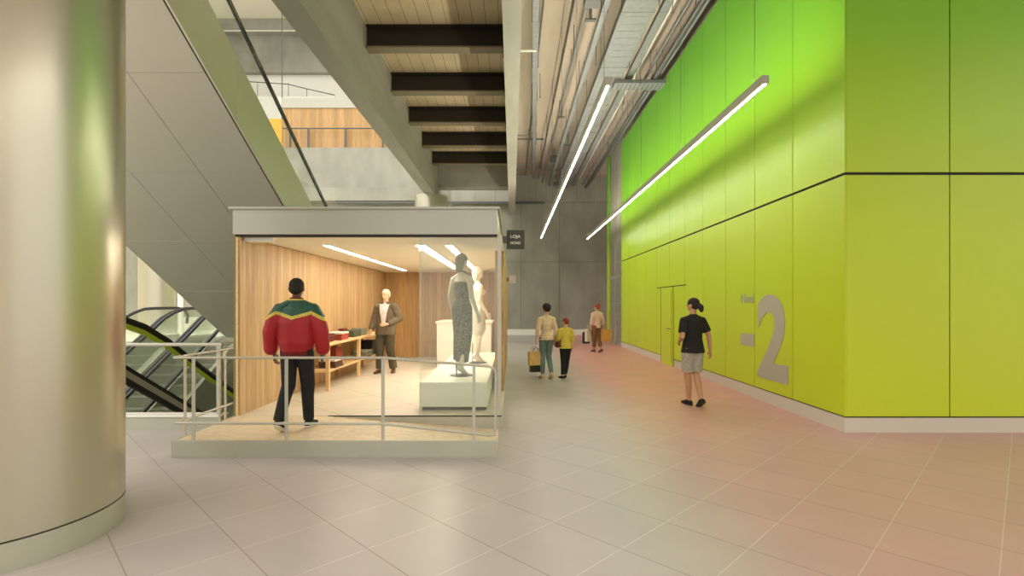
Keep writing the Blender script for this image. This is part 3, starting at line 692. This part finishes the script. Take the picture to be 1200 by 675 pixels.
def person(label, loc, rz, height, J, skin, spec, build=1.0, name='person', cat='person', vox=.008, head_turn=0, foot=None, curl=(.5, .5), headpitch=0, face=True, handdir=None, female=False):
    j = {k: V(v) for k, v in J0.items()}
    for k, v in J.items(): j[k] = V(v)
    root = thing(name, label, cat, loc, rz); k = height/1.75; root.scale = (k, k, k)
    B = build; Sk = skin
    P = []
    # torso
    P.append(E(j['pel'], (.15*B, .1*B, .1))+E(j['waist'], (.118*B, .085*B, .07)))
    P.append(E(j['waist'], (.118*B, .085*B, .07))+E(j['chest'], (.148*B, .1*B, .09)))
    P.append(E(j['chest'], (.148*B, .1*B, .09))+E(j['sh'], (.14*B, .07*B, .04)))
    if female:
        for s in (-1, 1): P.append(E(j['chest']+V((s*.065, .075, -.0)), (.06, .055, .06)))
    P.append(E(j['sh'], (.08*B, .06, .04))+E(j['neck']+V((0, 0, .03)), (.05, .05, .03)))
    hr = Quaternion((0, 0, 1), head_turn) @ Quaternion((1, 0, 0), headpitch); hb = j['head']
    Rm = hr.to_matrix()
    def H(c, r): return E(hb+hr @ V(c), r, Rm)
    P.append(E(j['neck'], (.05, .052, .03))+H((0, -.012, .03), (.048, .052, .03)))
    P.append(H((0, -.015, .12), (.074, .094, .09)))
    P.append(H((0, .0, .09), (.068, .08, .06))+H((0, .035, .03), (.04, .042, .028)))
    P.append(H((0, .062, .022), (.022, .018, .018)))
    if face:
        P.append(H((0, .078, .1), (.009, .01, .01))+H((0, .098, .068), (.013, .011, .009)))
        P.append(H((0, .076, .042), (.024, .01, .006))); P.append(H((0, .076, .034), (.02, .01, .006)))
        P.append(H((0, .07, .118), (.05, .012, .01)))
    for s in (-1, 1): P.append(H((s*.076, -.005, .085), (.01, .02, .03)))
    # arms
    for s, c in (('L', curl[0]), ('R', curl[1])):
        sg = -1 if s == 'L' else 1
        a, b, w_ = j['sh'+s], j['el'+s], j['wr'+s]
        P.append(E(j['neck']+V((sg*.03, 0, -.01)), .032)+E(a, .046*B)); P.append(E(a, .052*B)+E(b, .04*B)); m_ = b.lerp(w_, .3)
        P.append(E(b, .039*B)+E(m_, .039*B)); P.append(E(m_, .039*B)+E(w_, .026*B))
        d = (w_-b).normalized()
        if handdir and s in handdir: d = V(handdir[s])
        inner = V((-sg, 0, 0)); fwd = V((0, 1, .2))
        if abs(d.x) > .7: inner = V((0, -1, 0)); fwd = V((0, 0, 1))
        P += hand(w_, d, inner, fwd, c)
    # legs
    ft = foot or {}
    feet = {}
    for s in 'LR':
        a, b, c = j['hi'+s], j['kn'+s], j['an'+s]
        P.append(E(a, (.085*B, .09*B, .08))+E(b, .055*B)); m_ = b.lerp(c, .3)+V((0, -.012, 0))
        P.append(E(b, .054*B)+E(m_, .055*B)); P.append(E(m_, .055*B)+E(c, .036*B))
        fd, pitch = ft.get(s, (0, 0))     # yaw, pitch (toe down positive)
        fdv = V((math.sin(fd)*math.cos(pitch), math.cos(fd)*math.cos(pitch), -math.sin(pitch)))
        upv = V((math.sin(fd)*math.sin(pitch), math.cos(fd)*math.sin(pitch), math.cos(pitch)))
        feet[s] = (c, fdv, upv)
        P.append(E(c, .036)+E(c-fdv*.035-upv*.045, .03)); P.append(E(c-upv*.02, .034)+E(c+fdv*.12-upv*.058, (.038, .03, .018))+E(c-fdv*.03-upv*.05, .028)+E(c+fdv*.17-upv*.062, (.03, .02, .014)))
    remesh(P, 'body', Sk, vox, root)
    if face:
        for s in (-1, 1):
            mb = MB(); cpt = hb+hr @ V((s*.03, .074, .1)); mb.lathe([(.002, -.009), (.009, -.004), (.0105, 0), (.009, .004), (.002, .009)], n=10); o = mb.build('eye', M['black'], root); o.location = cpt
    for f in spec: f(root, j, H, hb, hr, B, feet, vox)
    return root
# clothing pieces --------------------------------------------------
def cloth(name, mats, fn, colfn=None, label=None, vox=None, smooth=3):
    def f(root, j, H, hb, hr, B, feet, v):
        remesh(fn(j, H, B, feet), name, mats, vox or v, root, smooth, colfn, label)
    return f
def top_pieces(inf=.015, hem=.93, sl=1.0, hemr=(.16, .115), sleeve_r=None, neckr=.06, waistx=0):
    def fn(j, H, B, feet):
        P = []; i = inf
        w_, c, s_ = j['waist'], j['chest'], j['sh']
        hz = V((j['pel'].x, j['pel'].y, hem))
        P.append(E(w_, ((.12+waistx)*B+i, .088*B+i, .06))+DISC(hz, (0, 0, 1), hemr[0], hemr[1]))
        P.append(E(w_, ((.12+waistx)*B+i, .088*B+i, .07))+E(c, (.148*B+i, .1*B+i, .09)))
        P.append(E(c, (.148*B+i, .1*B+i, .09))+E(s_, (.14*B+i, .07*B+i, .035+i)))
        P.append(E(s_, (.1, .07+i*.5, .035+i))+DISC(j['neck']+V((0, 0, .03)), (0, 0, 1), neckr))
        r = sleeve_r or (.052*B+i, .042*B+i, .03*B+i)
        for s in 'LR':
            a, b, e = j['sh'+s], j['el'+s], j['wr'+s]
            sg = -1 if s == 'L' else 1
            P.append(E(s_.lerp(a, .4), .05+i)+E(a, r[0])); P.append(E(j['neck']+V((sg*.035, 0, -.015)), .032+i*.6)+E(a, r[0]*.93))
            if sl <= 1:
                q = a.lerp(b, sl); P.append(E(a, r[0])+DISC(q, b-a, r[0]+(r[1]-r[0])*sl*.5+.004))
            else:
                P.append(E(a, r[0])+E(b, r[1])); q = b.lerp(e, sl-1); P.append(E(b, r[1])+DISC(q, e-b, r[2]))
        return P
    return fn
def leg_pieces(inf=.012, end=.97, waist=1.0, flare=.06, knee=.06, wid=.15):
    def fn(j, H, B, feet):
        P = []; p = j['pel']; i = inf
        P.append(DISC(V((p.x, p.y, waist)), (0, 0, 1), .13*B+i, .095*B+i)+E(p, (wid*B+i, .1*B+i, .07)))
        for s in 'LR':
            a, b, c = j['hi'+s], j['kn'+s], j['an'+s]
            P.append(E(p, (.09, .09*B+i, .06))+E(a, (.085*B+i, .093*B+i, .08)))
            if end > 1:
                P.append(E(a, (.085*B+i, .092*B+i, .08))+E(b, knee*B+i)); q = b.lerp(c, end-1); m_ = b.lerp(c, .3)+V((0, -.012, 0))
                P.append(E(b, knee*B+i)+E(m_, max(.056*B+i, (knee+flare)/2*B))); P.append(E(m_, max(.056*B+i, (knee+flare)/2*B))+DISC(q, c-b, flare*B))
            else:
                q = a.lerp(b, end); P.append(E(a, (.085*B+i, .092*B+i, .08))+DISC(q, b-a, flare))
        return P
    return fn
def shoe(mats, label=None):
    def f(root, j, H, hb, hr, B, feet, v):
        for s in 'LR':
            c, fd, up = feet[s]
            R = Matrix((fd.cross(up), fd, up)).transposed()
            P = [E(c-up*.02, (.042, .05, .03), R)+E(c-fd*.035-up*.045, (.04, .035, .035), R)+E(c+fd*.1-up*.055, (.046, .05, .03), R)]
            P.append(E(c+fd*.07-up*.05, (.046, .05, .034), R)+E(c+fd*.165-up*.062, (.036, .03, .022), R))
            sole = [E(c-fd*.045-up*.075, (.04, .036, .012), R)+E(c+fd*.11-up*.075, (.05, .05, .012), R)+E(c+fd*.175-up*.075, (.034, .03, .01), R)]
            o = remesh(P, 'shoe', mats[0], .006, root, 2, None, label)
            remesh(sole, 'sole', mats[1], .006, o, 1)
    return f
def hair(mat, pcs, label=None):
    def f(root, j, H, hb, hr, B, feet, v): remesh([sum([H(c, r) for c, r in pc], []) for pc in pcs], 'hair', mat, .007, root, 2, None, label)
    return f
SK = {k: base('skin '+k, c, .55, **{'Subsurface Weight': 0.0}) for k, c in dict(dark=(92, 60, 42), tan=(188, 142, 106), pale=(222, 178, 148), mid=(170, 118, 84)).items()}
def cl(name, c, c2=None, sc=25, rough=.85): return noisy(name, c, c2 or tuple(int(x*.86) for x in c), sc, rough, bump=.1)
short_hair = [[((0, -.02, .13), (.081, .1, .088))], [((0, -.045, .09), (.079, .075, .07)), ((0, -.06, .06), (.06, .05, .03))]]
black_cloth = cl('black cloth', (26, 24, 24)); white_rub = base('white sole', (225, 220, 205), .5)

# man in the three-coloured jacket, walking into the shop
def jacket_col(c):
    x, z = abs(c.x), c.z
    st = 1.285+.3*x if x < .2 else 1.345-.55*(x-.2)
    if z > 1.485 and x < .1: return 2 if z < 1.5 else 3
    if abs(z-st) < .019: return 2
    if z > st: return 1
    if z < .9 and x < .2: return 3
    return 0
red = cl('red nylon', (168, 8, 18), (146, 6, 14), 8, .55); grn = cl('green nylon', (22, 84, 62), (16, 68, 50), 8, .5); yel = cl('yellow piping', (214, 196, 88))
dred = cl('dark red ribbing', (110, 14, 16))
def puffy(j, H, B, feet):
    P = []
    P.append(DISC(V((0, -.01, .855)), (0, 0, 1), .17, .13)+DISC(V((0, -.01, .91)), (0, 0, 1), .17, .13))
    P.append(DISC(V((0, -.01, .905)), (0, 0, 1), .175, .135)+E((0, -.01, 1.0), (.21, .155, .07)))
    P.append(E((0, -.01, 1.0), (.21, .155, .07))+E((0, -.01, 1.22), (.22, .145, .1))); P.append(E((0, -.01, 1.22), (.22, .145, .1))+E((0, -.01, 1.38), (.18, .1, .05)))
    P.append(E((0, -.01, 1.39), (.12, .09, .05))+DISC(V((0, -.015, 1.515)), (0, .1, 1), .072))
    for s in (-1, 1):
        a = V((s*.19, -.01, 1.375)); b = V((s*.285, -.03, 1.13)); c = V((s*.3, .0, .93)); d = V((s*.275, .02, .875))
        P.append(DISC(V((0, -.015, 1.5)), (0, .1, 1), .07)+E(a, .07))
        P.append(E(a, .08)+E(a.lerp(b, .5)+V((s*.01, 0, 0)), .095)+E(b, .09)); P.append(E(b, .09)+E(c, .078)); P.append(E(c, .075)+DISC(d, d-c, .04))
    return P
person('man seen from behind in red and green jacket and black trousers walking into the shop', (-2.52, 6.0, .19), 0, 1.78,
       dict(elL=(-.27, -.03, 1.12), elR=(.27, -.03, 1.12), wrL=(-.275, .03, .88), wrR=(.275, .03, .88),
            knL=(-.095, .0, .51), anL=(-.11, -.22, .15), knR=(.09, .09, .5), anR=(.08, .14, .085)),
       SK['dark'], [cloth('jacket', [red, grn, yel, dred], puffy, jacket_col, 'red jacket with green yoke and yellow stripe', .008),
                    cloth('trousers', black_cloth, leg_pieces(.014, 2.0, .99, .06, .064)), shoe((black_cloth, white_rub)),
                    hair(base('black hair', (24, 18, 16), .8), short_hair)], foot=dict(L=(-.1, .45), R=(.1, 0)), curl=(.6, .6), vox=.0075)

# shopkeeper in a suit
suit = cl('taupe suit', (112, 98, 78)); olive = cl('olive trousers', (84, 76, 54)); shirt = cl('white shirt', (232, 222, 220)); brown = base('brown leather', (96, 62, 36), .4)
def suit_top(j, H, B, feet):
    P = top_pieces(.03, .8, 1.93, (.225, .175), waistx=.03)(j, H, B, feet)
    return P
def suitcol(c): return 1 if (c.y > .05 and abs(c.x) < .025+.08*max(0, (c.z-.98))/.45 and c.z > .98) else 0
person('grey-haired man in taupe suit jacket and white shirt standing in the shop facing out', (-2.7, 10.95, .19), PI-.15, 1.8,
       dict(elL=(-.27, -.07, 1.13), wrL=(-.1, .17, 1.02), elR=(.25, -.02, 1.12), wrR=(.29, .08, .89), knR=(.12, .05, .5), anR=(.12, .03, .085), knL=(-.09, .0, .5), anL=(-.12, -.12, .085)),
       SK['pale'], [cloth('suit_jacket', [suit, shirt], suit_top, suitcol, 'taupe jacket open over a white shirt'),
                    cloth('trousers', olive, leg_pieces(.018, 1.97, 1.0, .075, .07)), shoe((brown, M['black'])),
                    hair(base('grey hair', (206, 196, 176), .8), short_hair)], build=1.08, foot=dict(R=(.2, 0), L=(-.25, .05)), handdir=dict(L=(.8, .5, -.1)), curl=(.6, .5), head_turn=-.2)

# young man in black t-shirt
grey_c = cl('grey shorts', (176, 174, 160))
person('young man in black t-shirt and grey shorts walking along the green wall', (2.95, 8.35, 0), .28, 1.77,
       dict(elL=(-.235, -.06, 1.12), wrL=(-.16, .13, 1.03), elR=(.26, -.05, 1.13), wrR=(.3, -.03, .9),
            knR=(.07, .02, .5), anR=(.05, -.14, .13), knL=(-.05, .08, .5), anL=(.0, .1, .085)),
       SK['tan'], [cloth('t_shirt', black_cloth, top_pieces(.02, .86, .74, (.205, .15), (.066, .07, .06), waistx=.02)),
                   cloth('shorts', grey_c, leg_pieces(.016, .88, .97, .09, .07)), shoe((black_cloth, M['black'])),
                   hair(base('dark brown hair', (34, 24, 18), .8), short_hair+[[((.0, -.115, .1), (.03, .035, .03))], [((0, -.14, .06), (.045, .045, .05)), ((0, -.15, .02), (.035, .035, .04))]], 'dark hair tied in a low bun')],
       foot=dict(R=(.1, .55), L=(0, .0)), head_turn=.5)
# woman with bags
jeans = cl('pale teal jeans', (112, 136, 128)); cream = cl('cream blouse', (228, 206, 172), (205, 180, 150)); beige_s = base('beige leather', (206, 176, 130), .5)
person('dark-haired woman in cream blouse and pale teal jeans walking away with shopping bags', (.77, 11.45, 0), .35, 1.68,
       dict(wrL=(-.25, .0, .9), elL=(-.24, -.05, 1.14), elR=(.23, -.03, 1.13), wrR=(.22, .02, .9), knL=(-.08, .05, .5), anL=(-.09, .02, .085), knR=(.08, .06, .5), anR=(.06, -.16, .12)),
       SK['pale'], [cloth('blouse', cream, top_pieces(.016, .9, 1.5, (.19, .14), waistx=-.01)), cloth('jeans', jeans, leg_pieces(.013, 1.93, 1.0, .05, .058)),
                    shoe((beige_s, beige_s)), hair(base('dark plum hair', (52, 26, 24), .8), [[((0, -.03, .135), (.098, .115, .098))], [((0, -.05, .1), (.09, .085, .08))]], 'short full dark hair')],
       build=.92, foot=dict(R=(.0, .35), L=(0, 0)), female=True, curl=(1.2, .6))
person('red-haired child in yellow shirt and black trousers beside the woman', (1.2, 11.5, 0), .25, 1.36,
       dict(elL=(-.22, .0, 1.14), wrL=(-.24, .12, 1.02), knL=(-.06, .04, .5), anL=(-.1, -.05, .085), knR=(.07, .05, .5), anR=(.03, .1, .085)),
       SK['pale'], [cloth('shirt', cl('yellow shirt', (214, 198, 84), (196, 176, 62)), top_pieces(.022, .86, 1.4, (.2, .145))), cloth('trousers', black_cloth, leg_pieces(.012, 1.95, .98, .055, .06)),
                    shoe((black_cloth, M['black'])), hair(base('auburn hair', (128, 50, 26), .8), short_hair)], build=.98, head_turn=.6, foot=dict(L=(-.3, 0), R=(.3, 0)))
person('red-haired person in pale pink top and brown trousers carrying bags far down the hall', (2.95, 17.8, 0), .5, 1.68,
       dict(wrL=(-.25, .05, .9), elL=(-.24, -.03, 1.14), wrR=(.25, -.03, .88), elR=(.23, -.06, 1.14), knL=(-.06, .08, .5), anL=(-.03, .12, .085), knR=(.07, .0, .5), anR=(.05, -.18, .12)),
       SK['tan'], [cloth('blouse', cl('pink blouse', (232, 190, 180)), top_pieces(.028, .88, 1.55, (.18, .13))), cloth('trousers', cl('brown trousers', (128, 92, 58)), leg_pieces(.02, 1.75, .98, .075, .07)),
                   shoe((brown, brown)), hair(base('copper hair', (150, 60, 34), .8), [[((0, -.025, .135), (.094, .11, .094))], [((0, -.05, .1), (.085, .08, .08))]])], build=.95, foot=dict(R=(0, .35)), female=True, vox=.009, head_turn=.5)

# shopping bags
def bag(loc, rz, wdt, hh, dp, col, label, lean=0):
    b = thing('shopping_bag', label, 'bag', loc, rz)
    m = cl('paper '+label[:18], col, rough=.6); t = .004
    mb = MB()
    mb.box(-wdt/2, wdt/2, -dp/2, dp/2, 0, t)
    for s in (-1, 1):
        mb.box(-wdt/2, wdt/2, s*dp/2-t/2, s*dp/2+t/2, 0, hh); mb.box(s*wdt/2-t/2, s*wdt/2+t/2, -dp/2, dp/2, 0, hh)
    mb.build('bag_body', m, b)
    for s in (-1, 1):
        pts = [(-wdt*.22, s*dp/2, hh-.03)]+[(wdt*.22*math.cos(PI-PI*k/8), s*dp/2*(1-math.sin(PI*k/8)), hh+.13*math.sin(PI*k/8)**.6) for k in range(9)]+[(wdt*.22, s*dp/2, hh-.03)]
        MB().tube(pts, .005, 6).build('handle', m, b, smooth=True)
bag((.50, 11.44, .3), .3, .26, .3, .12, (226, 186, 120), 'tan paper shopping bag held by the woman on her left side')
bag((.55, 11.68, .12), .3, .28, .42, .12, (66, 62, 44), 'dark green shopping bag hanging behind the tan one')
hb_ = thing('handbag', 'dark red brown handbag hanging at the right hip of the woman', 'bag', (1.03, 11.55, .68), .35)
MB().lathe([(.05, 0), (.11, .02), (.12, .1), (.1, .2), (.06, .22)], n=20).build('bag_body', base('burgundy leather', (96, 40, 32), .45), hb_, smooth=True).scale = (.5, 1, 1)
MB().tube([(0, -.08, .2), (-.01, -.09, .45), (-.05, 0, .66), (-.01, .09, .45), (0, .08, .2)], .008, 6).build('strap', base('burgundy strap', (84, 34, 28), .5), hb_, smooth=True)
bag((3.27, 17.75, .38), .4, .34, .42, .14, (214, 158, 88), 'orange tan paper bag in the right hand of the far person')
bag((2.68, 17.9, .36), .4, .24, .44, .12, (224, 206, 184), 'pale paper bag in the left hand of the far person')
bag((2.62, 18.12, .28), .4, .24, .4, .1, (24, 22, 20), 'black bag beside the pale bag of the far person')

# mannequins
mq = base('mannequin grey', (204, 198, 178), .45); mqh = base('mannequin moulded hair', (138, 136, 112), .5); mqw = base('mannequin white', (236, 228, 212), .45)
def dress(mat, name, halter=True, hem=.2):
    def fn(j, H, B, feet):
        P = []
        P.append(E(j['chest']+V((0, 0, .03)), (.158*B, .115*B, .06))+E(j['waist'], (.13*B, .102*B, .07)))
        P.append(E(j['waist'], (.13*B, .102*B, .075))+E(j['pel'], (.2*B, .136*B, .1)))
        P.append(E(j['pel'], (.2*B, .136*B, .1))+E((0, .02, .6), (.16, .12, .04)))
        P.append(E((0, .02, .6), (.16, .12, .04))+DISC(V((-.02, .0, hem)), (.18, 0, 1), .125, .1))
        if halter:
            for s in (-1, 1): P.append(E((s*.08, .06, 1.33), .035)+E((s*.045, .02, 1.47), .02))
            P.append(DISC(V((0, -.01, 1.47)), (0, 0, 1), .06)+DISC(V((0, -.01, 1.49)), (0, 0, 1), .06))
        return P
    return cloth(name, mat, fn)
prt = noisy('speckled print', (52, 58, 50), (142, 142, 120), 75, .8, detail=3, lo=.42, hi=.58)
def base_disc(root, j, H, hb, hr, B, feet, v):
    MB().lathe([(.17, -.012), (.17, -.002), (.16, 0)], n=32).build('base_plate', M['galv_dark'], root, smooth=True)
    MB().tube([(.0, -.1, -.002), (.0, -.1, .35)], .008, 8).build('support_rod', M['galv_dark'], root)
def mhair(mat): return hair(mat, [[((0, -.02, .13), (.083, .103, .09))], [((0, -.05, .1), (.08, .075, .07)), ((0, -.06, .0), (.07, .045, .06))]])
tip = dict(anL=(-.07, .02, .13), anR=(.06, -.06, .13), knL=(-.07, .06, .54), knR=(.06, .03, .53))
person('grey mannequin in speckled halter dress on the display plinth, nearer one', (-.76, 7.75, .592), -.75, 1.84,
       dict(tip, elL=(-.22, -.04, 1.13), wrL=(-.26, .05, .9), elR=(.23, -.02, 1.12), wrR=(.26, .06, .88)), mq,
       [dress(prt, 'dress'), base_disc, mhair(mqh)], build=.92, name='mannequin', cat='mannequin', face=False, female=True, foot=dict(L=(0, .5), R=(0, .5)))
person('white mannequin in white dress on the display plinth, standing behind the grey one', (-.63, 9.45, .592), -1.2, 1.77,
       dict(tip, elL=(-.22, -.08, 1.13), wrL=(-.22, .02, .9), elR=(.22, -.04, 1.12), wrR=(.2, .1, .9)), mqw,
       [dress(cl('white dress cloth', (236, 230, 214)), 'dress', False, .5), base_disc, mhair(mqw)], build=.92, name='mannequin', cat='mannequin', face=False, female=True, foot=dict(L=(0, .5), R=(0, .5)))
